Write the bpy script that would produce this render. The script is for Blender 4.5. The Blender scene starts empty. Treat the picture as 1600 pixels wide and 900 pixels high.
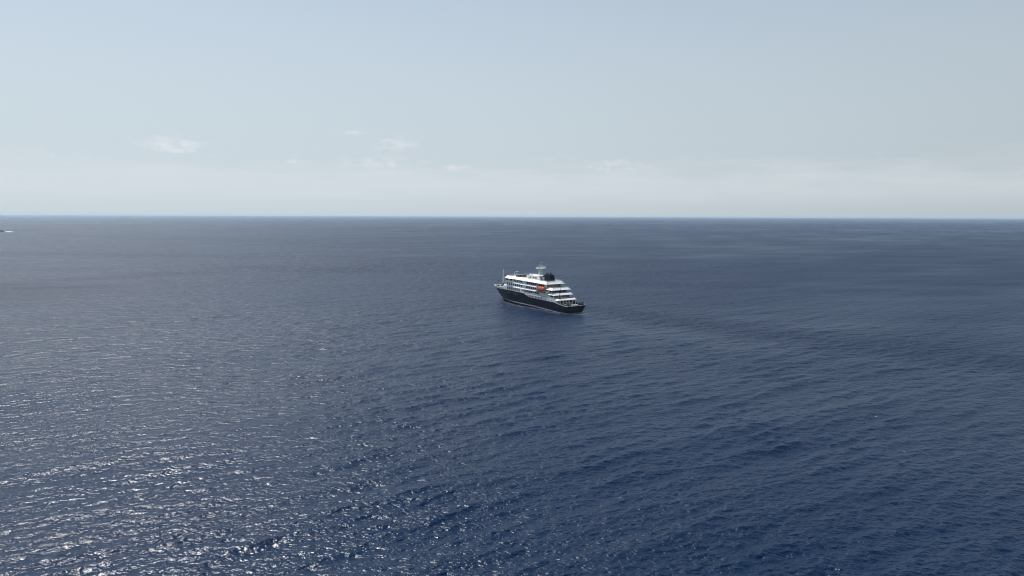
import bpy, bmesh, math, random
import numpy as np
from mathutils import Vector, Matrix

random.seed(7)
R = math.radians
scene = bpy.context.scene
COL = scene.collection

# ------------------------------------------------------------------ camera
CAM_H = 68.23
cam_data = bpy.data.cameras.new('camera')
cam_data.sensor_width = 36.0
cam_data.lens = 24.0
cam_data.clip_start = 1.0
cam_data.clip_end = 200000.0
cam = bpy.data.objects.new('camera', cam_data)
COL.objects.link(cam)
cam.matrix_world = (Matrix.Translation((0, 0, CAM_H)) @ Matrix.Rotation(R(90 - 6.06), 4, 'X')
                    @ Matrix.Rotation(R(0.2), 4, 'Z'))
scene.camera = cam

# ------------------------------------------------------------------ sky and sun
SUN_AZ = -45.0      # degrees, 0 = camera forward (+Y), negative = to the left
SUN_EL = 60.0
SKY_STRENGTH = 0.086
world = bpy.data.worlds.new('World')
scene.world = world
world.use_nodes = True
wn, wl = world.node_tree.nodes, world.node_tree.links
wn.clear()


def nd(nodes, kind, **kw):
    n = nodes.new(kind)
    for k, v in kw.items():
        setattr(n, k, v)
    return n


def math_node(nt, op, a, b=None, c=None, clamp=False):
    n = nt.nodes.new('ShaderNodeMath')
    n.operation = op
    n.use_clamp = clamp
    for i, v in enumerate((a, b, c)):
        if v is None:
            continue
        if isinstance(v, (int, float)):
            n.inputs[i].default_value = v
        else:
            nt.links.new(v, n.inputs[i])
    return n.outputs[0]


def smooth(nt, v, a, b, c=0.0, d=1.0):
    n = nt.nodes.new('ShaderNodeMapRange')
    n.interpolation_type = 'SMOOTHSTEP'
    nt.links.new(v, n.inputs[0])
    for i, q in enumerate((a, b, c, d)):
        n.inputs[1 + i].default_value = q
    return n.outputs[0]


wt = world.node_tree
sky = nd(wn, 'ShaderNodeTexSky', sky_type='NISHITA', sun_disc=False)
sky.sun_elevation = R(SUN_EL)
sky.sun_rotation = R(SUN_AZ)
sky.altitude = 70.0
sky.air_density = 1.0
sky.dust_density = 0.6
sky.ozone_density = 2.5
tc = nd(wn, 'ShaderNodeTexCoord')
sep = nd(wn, 'ShaderNodeSeparateXYZ')
wl.new(tc.outputs['Generated'], sep.inputs[0])
az = math_node(wt, 'ARCTAN2', sep.outputs[0], sep.outputs[1])
el = math_node(wt, 'ARCSINE', sep.outputs[2])
# pale sea haze, thickest low down and thinning towards the zenith
hz_q = math_node(wt, 'MULTIPLY', math_node(wt, 'MULTIPLY', el, el), -1.0 / 0.46 ** 2)
hz_f = math_node(wt, 'MULTIPLY_ADD', math_node(wt, 'POWER', 2.71828, hz_q), 0.93, 0.04)
# haze scatters more light towards the sun's side
dt = nd(wn, 'ShaderNodeVectorMath', operation='DOT_PRODUCT')
wl.new(tc.outputs['Generated'], dt.inputs[0])
dt.inputs[1].default_value = (math.sin(R(SUN_AZ)) * math.cos(R(SUN_EL)), math.cos(R(SUN_AZ)) * math.cos(R(SUN_EL)), math.sin(R(SUN_EL)))
hz_k = math_node(wt, 'MULTIPLY_ADD', math_node(wt, 'MAXIMUM', dt.outputs['Value'], 0.0), 0.46, 0.83)
hcol = nd(wn, 'ShaderNodeVectorMath', operation='SCALE')
hcol.inputs[0].default_value = (5.55, 6.32, 6.80)
wl.new(hz_k, hcol.inputs['Scale'])
hmix = nd(wn, 'ShaderNodeMix', data_type='RGBA')
wl.new(hz_f, hmix.inputs['Factor'])
wl.new(sky.outputs[0], hmix.inputs['A'])
wl.new(hcol.outputs[0], hmix.inputs['B'])
# low fair-weather cumulus in a band above the horizon
cmb = nd(wn, 'ShaderNodeCombineXYZ')
wl.new(math_node(wt, 'MULTIPLY', az, 48.0), cmb.inputs[0])
wl.new(math_node(wt, 'MULTIPLY', el, 125.0), cmb.inputs[1])
cl = nd(wn, 'ShaderNodeTexNoise')
cl.inputs['Scale'].default_value = 1.0
cl.inputs['Detail'].default_value = 7.0
cl.inputs['Roughness'].default_value = 0.6
wl.new(cmb.outputs[0], cl.inputs['Vector'])
band = math_node(wt, 'MULTIPLY', smooth(wt, el, 0.010, 0.05), smooth(wt, el, 0.13, 0.06))
puffs = None
for a_, e_, w_, h_, k_ in ((-0.455, 0.088, 0.032, 0.011, 1.0), (-0.226, 0.1145, 0.017, 0.004, 0.8), (-0.168, 0.100, 0.026, 0.009, 0.9),
                           (-0.19, 0.072, 0.055, 0.010, 0.8), (-0.31, 0.071, 0.026, 0.006, 0.8), (-0.079, 0.069, 0.02, 0.005, 0.9),
                           (0.149, 0.069, 0.06, 0.009, 0.75), (-0.587, 0.068, 0.05, 0.007, 0.6), (0.05, 0.080, 0.05, 0.006, 0.5), (0.30, 0.060, 0.06, 0.008, 0.35)):
    u_ = math_node(wt, 'MULTIPLY', math_node(wt, 'SUBTRACT', az, a_), 0.72 / w_)
    v_ = math_node(wt, 'MULTIPLY', math_node(wt, 'SUBTRACT', el, e_), 0.72 / h_)
    q_ = math_node(wt, 'ADD', math_node(wt, 'MULTIPLY', u_, u_), math_node(wt, 'MULTIPLY', v_, v_))
    g_ = math_node(wt, 'MULTIPLY', math_node(wt, 'POWER', 2.71828, math_node(wt, 'MULTIPLY', q_, -1.0)), k_)
    puffs = g_ if puffs is None else math_node(wt, 'MAXIMUM', puffs, g_)
body = math_node(wt, 'MULTIPLY_ADD', puffs, 0.24, cl.outputs[0])
cov = math_node(wt, 'MULTIPLY', smooth(wt, body, 0.51, 0.84), math_node(wt, 'MAXIMUM', math_node(wt, 'MULTIPLY', band, 0.3), puffs))
# a milky, uneven bank of distant cloud below them
cmb2 = nd(wn, 'ShaderNodeCombineXYZ')
wl.new(math_node(wt, 'MULTIPLY', az, 9.0), cmb2.inputs[0])
wl.new(math_node(wt, 'MULTIPLY', el, 60.0), cmb2.inputs[1])
cb2 = nd(wn, 'ShaderNodeTexNoise')
cb2.inputs['Scale'].default_value = 1.0
cb2.inputs['Detail'].default_value = 5.0
wl.new(cmb2.outputs[0], cb2.inputs['Vector'])
top_e = math_node(wt, 'MULTIPLY_ADD', cb2.outputs[0], -0.05, math_node(wt, 'ADD', el, 0.025))
bank = math_node(wt, 'MULTIPLY', smooth(wt, el, 0.004, 0.04), smooth(wt, top_e, 0.085, 0.045))
bank = math_node(wt, 'MULTIPLY', bank, math_node(wt, 'MULTIPLY_ADD', cb2.outputs[0], 0.5, 0.1))
cov = math_node(wt, 'MAXIMUM', math_node(wt, 'MULTIPLY', bank, 0.85), math_node(wt, 'MULTIPLY', cov, 0.75))
mixc = nd(wn, 'ShaderNodeMix', data_type='RGBA')
wl.new(cov, mixc.inputs['Factor'])
wl.new(hmix.outputs['Result'], mixc.inputs['A'])
mixc.inputs['B'].default_value = (7.7, 8.0, 8.4, 1)
bg = nd(wn, 'ShaderNodeBackground')
bg.inputs['Strength'].default_value = SKY_STRENGTH
wl.new(mixc.outputs['Result'], bg.inputs['Color'])
wo = nd(wn, 'ShaderNodeOutputWorld')
wl.new(bg.outputs[0], wo.inputs['Surface'])

sun_data = bpy.data.lights.new('sun', 'SUN')
sun_data.energy = 5.0
sun_data.angle = R(0.53)
sun_data.color = (1.0, 0.975, 0.94)
sun = bpy.data.objects.new('sun', sun_data)
COL.objects.link(sun)
sun_dir = Vector((math.sin(R(SUN_AZ)) * math.cos(R(SUN_EL)), math.cos(R(SUN_AZ)) * math.cos(R(SUN_EL)), math.sin(R(SUN_EL))))
sun.rotation_euler = (-sun_dir).to_track_quat('-Z', 'Y').to_euler()
sun.location = (0, 0, 500)

vs = scene.view_settings
vs.view_transform = 'Standard'
vs.look = 'None'
vs.exposure = 0.22
vs.gamma = 1.0
vs.use_curve_mapping = False
cy = scene.cycles
cy.use_denoising = True
cy.denoiser = 'OPENIMAGEDENOISE'
cy.denoising_input_passes = 'RGB_ALBEDO_NORMAL'
cy.denoising_prefilter = 'ACCURATE'
cy.filter_width = 1.15
cy.max_bounces = 4
cy.diffuse_bounces = 2
cy.glossy_bounces = 2
cy.volume_bounces = 0
cy.sample_clamp_direct = 0.0
cy.sample_clamp_indirect = 6.0


# ------------------------------------------------------------------ materials
def mat(name, col, rough=0.5, var=0.08, scale=0.6, spec=0.5, stretch=(1, 1, 1), metal=0.0, col2=None):
    m = bpy.data.materials.new(name)
    m.use_nodes = True
    nt = m.node_tree
    b = nt.nodes['Principled BSDF']
    b.inputs['Roughness'].default_value = rough
    b.inputs['Specular IOR Level'].default_value = spec
    b.inputs['Metallic'].default_value = metal
    t = nt.nodes.new('ShaderNodeTexCoord')
    mp = nt.nodes.new('ShaderNodeMapping')
    mp.inputs['Scale'].default_value = stretch
    nt.links.new(t.outputs['Object'], mp.inputs['Vector'])
    n = nt.nodes.new('ShaderNodeTexNoise')
    n.inputs['Scale'].default_value = scale
    n.inputs['Detail'].default_value = 5.0
    nt.links.new(mp.outputs[0], n.inputs['Vector'])
    mx = nt.nodes.new('ShaderNodeMix')
    mx.data_type = 'RGBA'
    c2 = col2 or tuple(max(0.0, c * (1 - 2.2 * var)) for c in col)
    c1 = col if col2 else tuple(c * (1 + var) for c in col)
    mx.inputs['A'].default_value = (*c1, 1)
    mx.inputs['B'].default_value = (*c2, 1)
    nt.links.new(smooth(nt, n.outputs[0], 0.35, 0.7), mx.inputs['Factor'])
    nt.links.new(mx.outputs['Result'], b.inputs['Base Color'])
    return m


M = {
    'navy': mat('navy_hull_paint', (0.002, 0.0055, 0.021), 0.45, 0.25, 0.5, spec=0.12, stretch=(1, 1, 0.25)),
    'funnel': mat('navy_funnel_paint', (0.002, 0.0055, 0.021), 0.45, 0.15, spec=0.12),
    'white': mat('white_ship_paint', (0.84, 0.84, 0.83), 0.4, 0.04, 0.5, stretch=(1, 1, 0.3)),
    'offwhite': mat('weathered_white_paint', (0.74, 0.75, 0.74), 0.5, 0.07, 0.8),
    'boot': mat('pale_boot_stripe_paint', (0.58, 0.57, 0.57), 0.5, 0.12, 0.8),
    'glass': mat('dark_window_glass', (0.012, 0.016, 0.022), 0.08, 0.2),
    'frame': mat('grey_window_frame', (0.55, 0.56, 0.57), 0.4),
    'deck': mat('beige_deck_planking', (0.42, 0.37, 0.29), 0.7, 0.12, 1.2),
    'green': mat('green_deck_paint', (0.055, 0.12, 0.075), 0.6, 0.15, 1.0),
    'darkgreen': mat('dark_green_canvas', (0.014, 0.022, 0.018), 0.7, 0.2),
    'greydeck': mat('grey_deck_paint', (0.16, 0.17, 0.17), 0.7, 0.15, 1.0),
    'mast': mat('pale_grey_mast_paint', (0.62, 0.66, 0.64), 0.45, 0.06),
    'dark': mat('dark_steel_paint', (0.035, 0.038, 0.042), 0.5, 0.2),
    'rubber': mat('black_rubber', (0.022, 0.022, 0.024), 0.55, 0.2),
    'greytube': mat('grey_tube_fabric', (0.20, 0.21, 0.22), 0.5, 0.15),
    'orange': mat('orange_lifeboat_gelcoat', (0.78, 0.115, 0.025), 0.3, 0.05),
    'louver': mat('pale_louvre_metal', (0.46, 0.47, 0.48), 0.4, 0.1, 2.0),
    'wood': mat('teak_wood', (0.24, 0.13, 0.07), 0.6, 0.15, 1.5),
    'letter': mat('faded_grey_lettering', (0.05, 0.065, 0.10), 0.5, 0.1),
    'pale_patch': mat('pale_grey_hull_patch', (0.035, 0.040, 0.045), 0.5, 0.3, 1.3, col2=(0.006, 0.009, 0.018)),
    'rock': mat('dark_basalt', (0.045, 0.040, 0.036), 0.85, 0.3, 0.15, col2=(0.02, 0.019, 0.018)),
    'foam': mat('white_sea_foam', (0.80, 0.82, 0.83), 0.9, 0.05, 0.4),
}


# ------------------------------------------------------------------ helpers
class MB:
    """collects faces, then builds one mesh object"""
    def __init__(self):
        self.v, self.f, self.m = [], [], []

    def add(self, vs_, fs, mi=0):
        o = len(self.v)
        self.v += [tuple(p) for p in vs_]
        for f in fs:
            self.f.append(tuple(i + o for i in f))
            self.m.append(mi)
        return self

    def box(self, x0, x1, y0, y1, z0, z1, mi=0):
        p = [(x, y, z) for z in (z0, z1) for y in (y0, y1) for x in (x0, x1)]
        return self.add(p, [(0, 2, 3, 1), (4, 5, 7, 6), (0, 1, 5, 4), (1, 3, 7, 5), (3, 2, 6, 7), (2, 0, 4, 6)], mi)

    def bar(self, a, b, r, r2=None, n=6, mi=0):
        a, b = Vector(a), Vector(b)
        r2 = r if r2 is None else r2
        d = (b - a).normalized()
        s = d.cross(Vector((0, 0, 1)) if abs(d.z) < 0.9 else Vector((1, 0, 0))).normalized()
        t = d.cross(s)
        ps = []
        for c, rr in ((a, r), (b, r2)):
            for i in range(n):
                q = 2 * math.pi * i / n
                ps.append(c + s * (rr * math.cos(q)) + t * (rr * math.sin(q)))
        fs = [(i, (i + 1) % n, n + (i + 1) % n, n + i) for i in range(n)]
        fs += [tuple(range(n - 1, -1, -1)), tuple(range(n, 2 * n))]
        return self.add(ps, fs, mi)

    def loft(self, rings, mi=0, cap=True):
        n = len(rings[0])
        ps = [p for r in rings for p in r]
        fs = []
        for k in range(len(rings) - 1):
            for i in range(n):
                j = (i + 1) % n
                fs.append((k * n + i, k * n + j, (k + 1) * n + j, (k + 1) * n + i))
        if cap:
            fs += [tuple(range(n - 1, -1, -1)), tuple(range((len(rings) - 1) * n, len(rings) * n))]
        return self.add(ps, fs, mi)

    def prism(self, outline, z0, z1, mi=0):
        return self.loft([[(x, y, z0) for x, y in outline], [(x, y, z1) for x, y in outline]], mi)

    def mesh(self, name, mats, smooth_=False):
        me = bpy.data.meshes.new(name)
        me.from_pydata([tuple(p) for p in self.v], [], self.f)
        for m in (mats if isinstance(mats, (list, tuple)) else [mats]):
            me.materials.append(m)
        me.polygons.foreach_set('material_index', self.m)
        bm = bmesh.new()
        bm.from_mesh(me)
        bmesh.ops.recalc_face_normals(bm, faces=bm.faces)
        bm.to_mesh(me)
        bm.free()
        if smooth_:
            me.polygons.foreach_set('use_smooth', [True] * len(me.polygons))
        me.update()
        return me

    def build(self, name, mats, parent=None, smooth_=False):
        return obj(name, self.mesh(name, mats, smooth_), parent)


def obj(name, me, parent=None, loc=None, rotz=0.0):
    o = bpy.data.objects.new(name, me)
    COL.objects.link(o)
    if parent is not None:
        o.parent = parent
    if loc is not None:
        o.location = loc
    if rotz:
        o.rotation_euler = (0, 0, rotz)
    return o


def tag(o, label=None, cat=None, group=None, kind=None):
    if label:
        o['label'] = label
    if cat:
        o['category'] = cat
    if group:
        o['group'] = group
    if kind:
        o['kind'] = kind
    return o


# ------------------------------------------------------------------ sea
SHIP_O = Vector((45.184, 474.172, -45 * math.sin(R(1.1))))
SHIP_M = Matrix.Translation(SHIP_O) @ Matrix.Rotation(R(123.85), 4, 'Z') @ Matrix.Rotation(R(-1.1), 4, 'Y')


def sea_sheet():
    rng = np.random.default_rng(11)
    front = np.radians(np.arange(-47.0, 47.0001, 0.082))
    back = np.radians(np.arange(49.5, 310.6, 3.0))
    ang = np.concatenate([front, back])
    rad = [0.5, 20, 40, 55, 68, 78, 86]
    r = 92.0
    while r < 45000:
        rad.append(r)
        r += max(0.30, r * r / (CAM_H * 682.0) * 0.62)
    rad.append(45000.0)
    rad = np.array(rad)
    nr, na = len(rad), len(ang)
    A, RR = np.meshgrid(ang, rad)
    X = (np.sin(A) * RR).astype(np.float32)
    Y = (np.cos(A) * RR).astype(np.float32)
    dr = np.gradient(rad)
    dth = np.full(na, np.radians(0.082))
    dth[len(front):] = np.radians(3.0)
    S = np.maximum(dr[:, None] * 0.9, RR * dth[None, :]).astype(np.float32)
    Z = np.zeros_like(X)
    DX = np.zeros_like(X)
    DY = np.zeros_like(X)
    comps = []

    def waves(n, l0, l1, d0, spread, slope):
        for _ in range(n):
            lam = math.exp(rng.uniform(math.log(l0), math.log(l1)))
            d = math.radians(d0 + rng.normal(0, spread))
            sl = slope * math.sqrt(2.0 / n) * rng.uniform(0.6, 1.4)
            comps.append((lam, d, sl * lam / (2 * math.pi), rng.uniform(0, 6.283)))
    # direction the waves travel to; crests are perpendicular to it
    waves(9, 26.0, 48.0, -58, 5, 0.018)
    waves(16, 9.0, 19.0, -56, 9, 0.052)
    waves(30, 4.5, 9.0, -62, 20, 0.075)
    waves(50, 1.8, 4.5, -72, 30, 0.10)
    waves(50, 0.9, 1.8, -80, 38, 0.10)
    # slow groups so that crests come and go
    G = 1 + 0.22 * np.sin(X * 0.031 + Y * 0.017 + 1.0) * np.sin(X * -0.013 + Y * 0.034 + 2.0) \
          + 0.25 * np.sin(X * 0.071 - Y * 0.023 + 0.4) * np.sin(X * 0.029 + Y * 0.063 + 5.0)
    G = G.astype(np.float32)
    for lam, d, a, ph in comps:
        ok = np.where((S.min(axis=1) * 2.3 < lam))[0]
        if len(ok) == 0:
            continue
        r0, r1 = ok[0], ok[-1] + 1
        s = S[r0:r1]
        w = np.clip((lam / s - 2.3) / 2.0, 0, 1)
        k = 2 * math.pi / lam
        kx, ky = k * math.cos(d), k * math.sin(d)
        P = (kx * X[r0:r1] + ky * Y[r0:r1] + ph).astype(np.float32)
        w = (w * a).astype(np.float32) * G[r0:r1]
        sn, cs = np.sin(P), np.cos(P)
        Z[r0:r1] += w * cs
        DX[r0:r1] -= w * sn * (kx / k) * 0.8
        DY[r0:r1] -= w * sn * (ky / k) * 0.8

    # ripple strength: gust patches, the slick trail astern of the ship, slicks on the left
    def lowfreq(scale, seed, stretch=(1, 1), rot=0.0, n=14):
        q = np.random.default_rng(seed)
        c, s_ = math.cos(rot), math.sin(rot)
        U = (X * c + Y * s_) / (scale * stretch[0])
        V = (-X * s_ + Y * c) / (scale * stretch[1])
        out = np.zeros_like(X)
        for _ in range(n):
            t = q.uniform(0, 6.283)
            k = q.uniform(0.5, 1.6)
            out += np.sin(k * (math.cos(t) * U + math.sin(t) * V) * 6.283 + q.uniform(0, 6.283))
        return out / math.sqrt(n / 2.0)
    amp = 1.0 + 0.10 * lowfreq(60, 3, (2.5, 1), 0.2) + 0.10 * lowfreq(240, 4, (3, 1), 0.1) + 0.10 * lowfreq(1200, 5, (3, 1), -0.1)
    wob = 3.0 * lowfreq(45, 8)

    def track(pts, width_in, width_out):
        best = np.full(X.shape, 1e9, np.float32)
        for (x0, y0), (x1, y1) in zip(pts[:-1], pts[1:]):
            dx, dy = x1 - x0, y1 - y0
            L = math.hypot(dx, dy)
            t = np.clip(((X - x0) * dx + (Y - y0) * dy) / (L * L), 0, 1)
            sd = ((X - x0) * dy - (Y - y0) * dx) / L
            dd = np.hypot(X - x0 - t * dx, Y - y0 - t * dy)
            sgn = np.where(sd >= 0, 1, -1)
            best = np.where(dd < np.abs(best), dd * sgn, best)
        b = best + wob
        return b
    wake = track([(50, 466), (70, 440), (110, 396), (160, 346), (224, 296), (330, 225)], 0, 0)
    amp += -0.24 * np.exp(-((wake - 14) / 18.0) ** 2) + 0.80 * np.exp(-((wake + 27) / 25.0) ** 2)
    sl1 = track([(-2600, 3050), (-1959, 2618), (-1113, 1857), (-420, 1420), (-100, 1300)], 0, 0) + 8 * wob
    amp += 0.28 * np.exp(-((sl1 + 90) / 130.0) ** 2) - 0.25 * np.exp(-((sl1 - 130) / 120.0) ** 2)
    sl2 = track([(-1500, 1180), (-831, 1120), (-651, 1090), (-300, 1075)], 0, 0) + 3 * wob
    amp += 0.30 * np.exp(-((sl2 + 50) / 60.0) ** 2) - 0.30 * np.exp(-((sl2 - 60) / 60.0) ** 2)
    amp = np.clip(amp, 0.35, 1.9)
    # a little wash along the ship's waterline
    ca, sa = math.cos(R(123.85)), math.sin(R(123.85))
    xs = (X - SHIP_O.x) * ca + (Y - SHIP_O.y) * sa
    ys = -(X - SHIP_O.x) * sa + (Y - SHIP_O.y) * ca
    bw = np.interp(xs, [0, 6, 14, 62, 72, 82, 90, 95], [5.6, 7.4, 8.6, 8.6, 7.3, 4.6, 2.0, 0.1])
    wd = np.abs(ys) - bw
    along = np.clip(xs / 3 + 2, 0, 1) * np.clip((98 - xs) / 3, 0, 1)
    foam = along * np.exp(-(np.maximum(wd, 0) / 2.2) ** 2)
    foam += 0.8 * np.exp(-((xs + 4) / 5.0) ** 2) * np.exp(-(ys / 6.0) ** 2)

    verts = np.stack([X + DX, Y + DY, Z], -1).reshape(-1, 3).astype(np.float32)
    idx = np.arange(nr * na).reshape(nr, na)
    nxt = np.roll(idx, -1, axis=1)
    quads = np.stack([idx[:-1], idx[1:], nxt[1:], nxt[:-1]], -1).reshape(-1, 4)
    cap = idx[0][:]
    me = bpy.data.meshes.new('sea')
    nq = len(quads)
    me.vertices.add(len(verts))
    me.vertices.foreach_set('co', verts.ravel())
    me.loops.add(nq * 4 + na)
    me.polygons.add(nq + 1)
    me.loops.foreach_set('vertex_index', np.concatenate([quads.ravel(), cap]).astype(np.int32))
    me.polygons.foreach_set('loop_start', np.concatenate([np.arange(nq) * 4, [nq * 4]]).astype(np.int32))
    me.update(calc_edges=True)
    at = me.attributes.new('ripple', 'FLOAT', 'POINT')
    at.data.foreach_set('value', amp.ravel().astype(np.float32))
    at = me.attributes.new('wash', 'FLOAT', 'POINT')
    at.data.foreach_set('value', foam.ravel().astype(np.float32))
    me.polygons.foreach_set('use_smooth', np.ones(nq + 1, bool))
    me.update()
    return me


def ripple_group():
    g = bpy.data.node_groups.new('ripple_height', 'ShaderNodeTree')
    g.interface.new_socket('Vector', in_out='INPUT', socket_type='NodeSocketVector')
    g.interface.new_socket('Height', in_out='OUTPUT', socket_type='NodeSocketFloat')
    gi = g.nodes.new('NodeGroupInput')
    go = g.nodes.new('NodeGroupOutput')
    tot = None
    dist = g.nodes.new('ShaderNodeVectorMath')
    dist.operation = 'LENGTH'
    g.links.new(gi.outputs[0], dist.inputs[0])
    # (wavelength, crest stretch, travel direction, height, detail, distance over which it takes over from the sheet's own waves)
    for lam, st, rot, hgt, det, d0, d1 in ((1.9, 2.0, -72, 0.56, 3.5, None, None), (0.75, 1.7, -100, 0.27, 3.0, None, None),
                                           (4.2, 2.4, -66, 1.6, 2.0, 180, 420), (11.0, 2.4, -64, 3.4, 2.0, 400, 1100), (34.0, 2.4, -70, 7.5, 2.0, 1200, 3500)):
        mp = g.nodes.new('ShaderNodeMapping')
        mp.vector_type = 'TEXTURE'
        mp.inputs['Rotation'].default_value = (0, 0, R(rot))
        mp.inputs['Scale'].default_value = (lam, lam * st, 1)
        g.links.new(gi.outputs[0], mp.inputs['Vector'])
        n = g.nodes.new('ShaderNodeTexNoise')
        n.noise_dimensions = '2D'
        n.inputs['Scale'].default_value = 1.0
        n.inputs['Detail'].default_value = det
        n.inputs['Roughness'].default_value = 0.5
        n.inputs['Distortion'].default_value = 0.25
        g.links.new(mp.outputs[0], n.inputs['Vector'])
        v = math_node(g, 'MULTIPLY', n.outputs[0], hgt)
        if d0:
            v = math_node(g, 'MULTIPLY', math_node(g, 'SUBTRACT', v, 0.5 * hgt), smooth(g, dist.outputs['Value'], d0, d1))
        tot = v if tot is None else math_node(g, 'ADD', tot, v)
    g.links.new(tot, go.inputs[0])
    return g


def sea_material():
    m = bpy.data.materials.new('deep_sea_water')
    m.use_nodes = True
    nt = m.node_tree
    L = nt.links
    b = nt.nodes['Principled BSDF']
    grp = ripple_group()
    geo = nt.nodes.new('ShaderNodeNewGeometry')
    hs = []
    eps = 0.05
    for off in ((0, 0, 0), (eps, 0, 0), (0, eps, 0)):
        va = nt.nodes.new('ShaderNodeVectorMath')
        va.operation = 'ADD'
        L.new(geo.outputs['Position'], va.inputs[0])
        va.inputs[1].default_value = off
        gn = nt.nodes.new('ShaderNodeGroup')
        gn.node_tree = grp
        L.new(va.outputs[0], gn.inputs[0])
        hs.append(gn.outputs[0])
    # open water far out: ripples finer than the sheet are carried by the gloss
    ln = nt.nodes.new('ShaderNodeVectorMath')
    ln.operation = 'LENGTH'
    L.new(geo.outputs['Position'], ln.inputs[0])
    far = smooth(nt, ln.outputs['Value'], 130.0, 800.0)
    at = nt.nodes.new('ShaderNodeAttribute')
    at.attribute_name = 'ripple'
    amp = math_node(nt, 'MULTIPLY', at.outputs['Fac'], smooth(nt, ln.outputs['Value'], 250.0, 1600.0, 1.0, 0.8))
    k = math_node(nt, 'DIVIDE', amp, -eps)
    sx = math_node(nt, 'MULTIPLY', math_node(nt, 'SUBTRACT', hs[1], hs[0]), k)
    sy = math_node(nt, 'MULTIPLY', math_node(nt, 'SUBTRACT', hs[2], hs[0]), k)
    cb = nt.nodes.new('ShaderNodeCombineXYZ')
    L.new(sx, cb.inputs[0])
    L.new(sy, cb.inputs[1])
    ad = nt.nodes.new('ShaderNodeVectorMath')
    ad.operation = 'ADD'
    L.new(geo.outputs['Normal'], ad.inputs[0])
    L.new(cb.outputs[0], ad.inputs[1])
    nn = nt.nodes.new('ShaderNodeVectorMath')
    nn.operation = 'NORMALIZE'
    L.new(ad.outputs[0], nn.inputs[0])
    L.new(nn.outputs[0], b.inputs['Normal'])
    # scattered small whitecaps
    caps = []
    for lam, st, lo, hi in ((9.0, 1.6, 0.80, 0.85), (0.8, 2.2, 0.56, 0.66)):
        mp = nt.nodes.new('ShaderNodeMapping')
        mp.vector_type = 'TEXTURE'
        mp.inputs['Rotation'].default_value = (0, 0, R(-66))
        mp.inputs['Scale'].default_value = (lam, lam * st, 1)
        L.new(geo.outputs['Position'], mp.inputs['Vector'])
        n = nt.nodes.new('ShaderNodeTexNoise')
        n.noise_dimensions = '2D'
        n.inputs['Scale'].default_value = 1.0
        n.inputs['Detail'].default_value = 3.0
        L.new(mp.outputs[0], n.inputs['Vector'])
        caps.append(smooth(nt, n.outputs[0], lo, hi))
    wa = nt.nodes.new('ShaderNodeAttribute')
    wa.attribute_name = 'wash'
    wash = math_node(nt, 'MULTIPLY', math_node(nt, 'MULTIPLY', wa.outputs['Fac'], caps[1]), 0.55)
    cap_f = math_node(nt, 'MAXIMUM', math_node(nt, 'MULTIPLY', caps[0], caps[1]), wash)
    mx = nt.nodes.new('ShaderNodeMix')
    mx.data_type = 'RGBA'
    mx.inputs['A'].default_value = (0.0005, 0.0112, 0.037, 1)
    mx.inputs['B'].default_value = (0.72, 0.75, 0.77, 1)
    L.new(cap_f, mx.inputs['Factor'])
    L.new(mx.outputs['Result'], b.inputs['Base Color'])
    b.inputs['IOR'].default_value = 1.275
    rr = math_node(nt, 'MULTIPLY_ADD', far, 0.21, 0.25)
    rr = math_node(nt, 'MULTIPLY', rr, math_node(nt, 'MULTIPLY_ADD', at.outputs['Fac'], 0.5, 0.5))
    L.new(rr, b.inputs['Roughness'])
    return m


sea = obj('sea', sea_sheet())
sea.data.materials.append(sea_material())
tag(sea, kind='structure')

# ------------------------------------------------------------------ haze: the air over the water
hz = MB()
hz.box(-46000, 46000, -46000, 46000, -4.0, 72.0)
hm = bpy.data.materials.new('sea_haze')
hm.use_nodes = True
hm.node_tree.nodes.clear()
pv = hm.node_tree.nodes.new('ShaderNodeVolumePrincipled')
pv.inputs['Color'].default_value = (0.64, 0.83, 1.0, 1)
pv.inputs['Density'].default_value = 3.8e-5
pv.inputs['Anisotropy'].default_value = 0.2
ho = hm.node_tree.nodes.new('ShaderNodeOutputMaterial')
hm.node_tree.links.new(pv.outputs[0], ho.inputs['Volume'])
haze = hz.build('haze', hm)
tag(haze, kind='stuff')

# ------------------------------------------------------------------ the ship (x forward from the stern, y to port, z up from the waterline)
ship = bpy.data.objects.new('expedition_ship', None)
COL.objects.link(ship)
ship.matrix_world = SHIP_M
tag(ship, 'navy blue hulled cruise ship with white terraced decks lying on the open sea', 'ship')


def lin(pts, x):
    return float(np.interp(x, [p[0] for p in pts], [p[1] for p in pts]))


BD = [(0, 8.35), (0.02, 8.5), (0.05, 8.6), (0.09, 8.8), (0.70, 8.8), (0.76, 8.45), (0.82, 7.5), (0.88, 5.9), (0.93, 4.1), (0.97, 2.2), (0.99, 0.95), (1, 0.12)]
BW = [(0, 5.6), (0.04, 6.9), (0.1, 8.2), (0.16, 8.6), (0.66, 8.6), (0.76, 7.3), (0.84, 5.2), (0.91, 2.9), (0.96, 1.2), (1, 0.08)]
NAVY_TOP = [(0, 6.25), (4, 6.4), (9, 6.9), (13, 7.5), (47, 7.7), (48.2, 7.95), (51.5, 9.5), (53, 9.8), (78, 9.9), (95, 9.0), (107.6, 8.5)]
WHITE_TOP = [(9, 6.95), (11.5, 7.5), (13.5, 9.0), (16, 10.0), (50, 10.2), (52.2, 10.6), (52.8, 12.9), (79, 12.9), (79.6, 11.3), (95, 10.7), (107.6, 10.2)]

STRIPE = [(0, 0.55), (20, 0.95), (45, 1.45), (70, 1.4), (107, 1.1)]


def x_bow(z):
    return 94.2 + 13.4 * (z / 10.2 if z > 0 else z / 9.0)


def x_stern(z):
    return 1.6 - 1.6 * max(min(z / 6.0, 1.0), -1)


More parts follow.
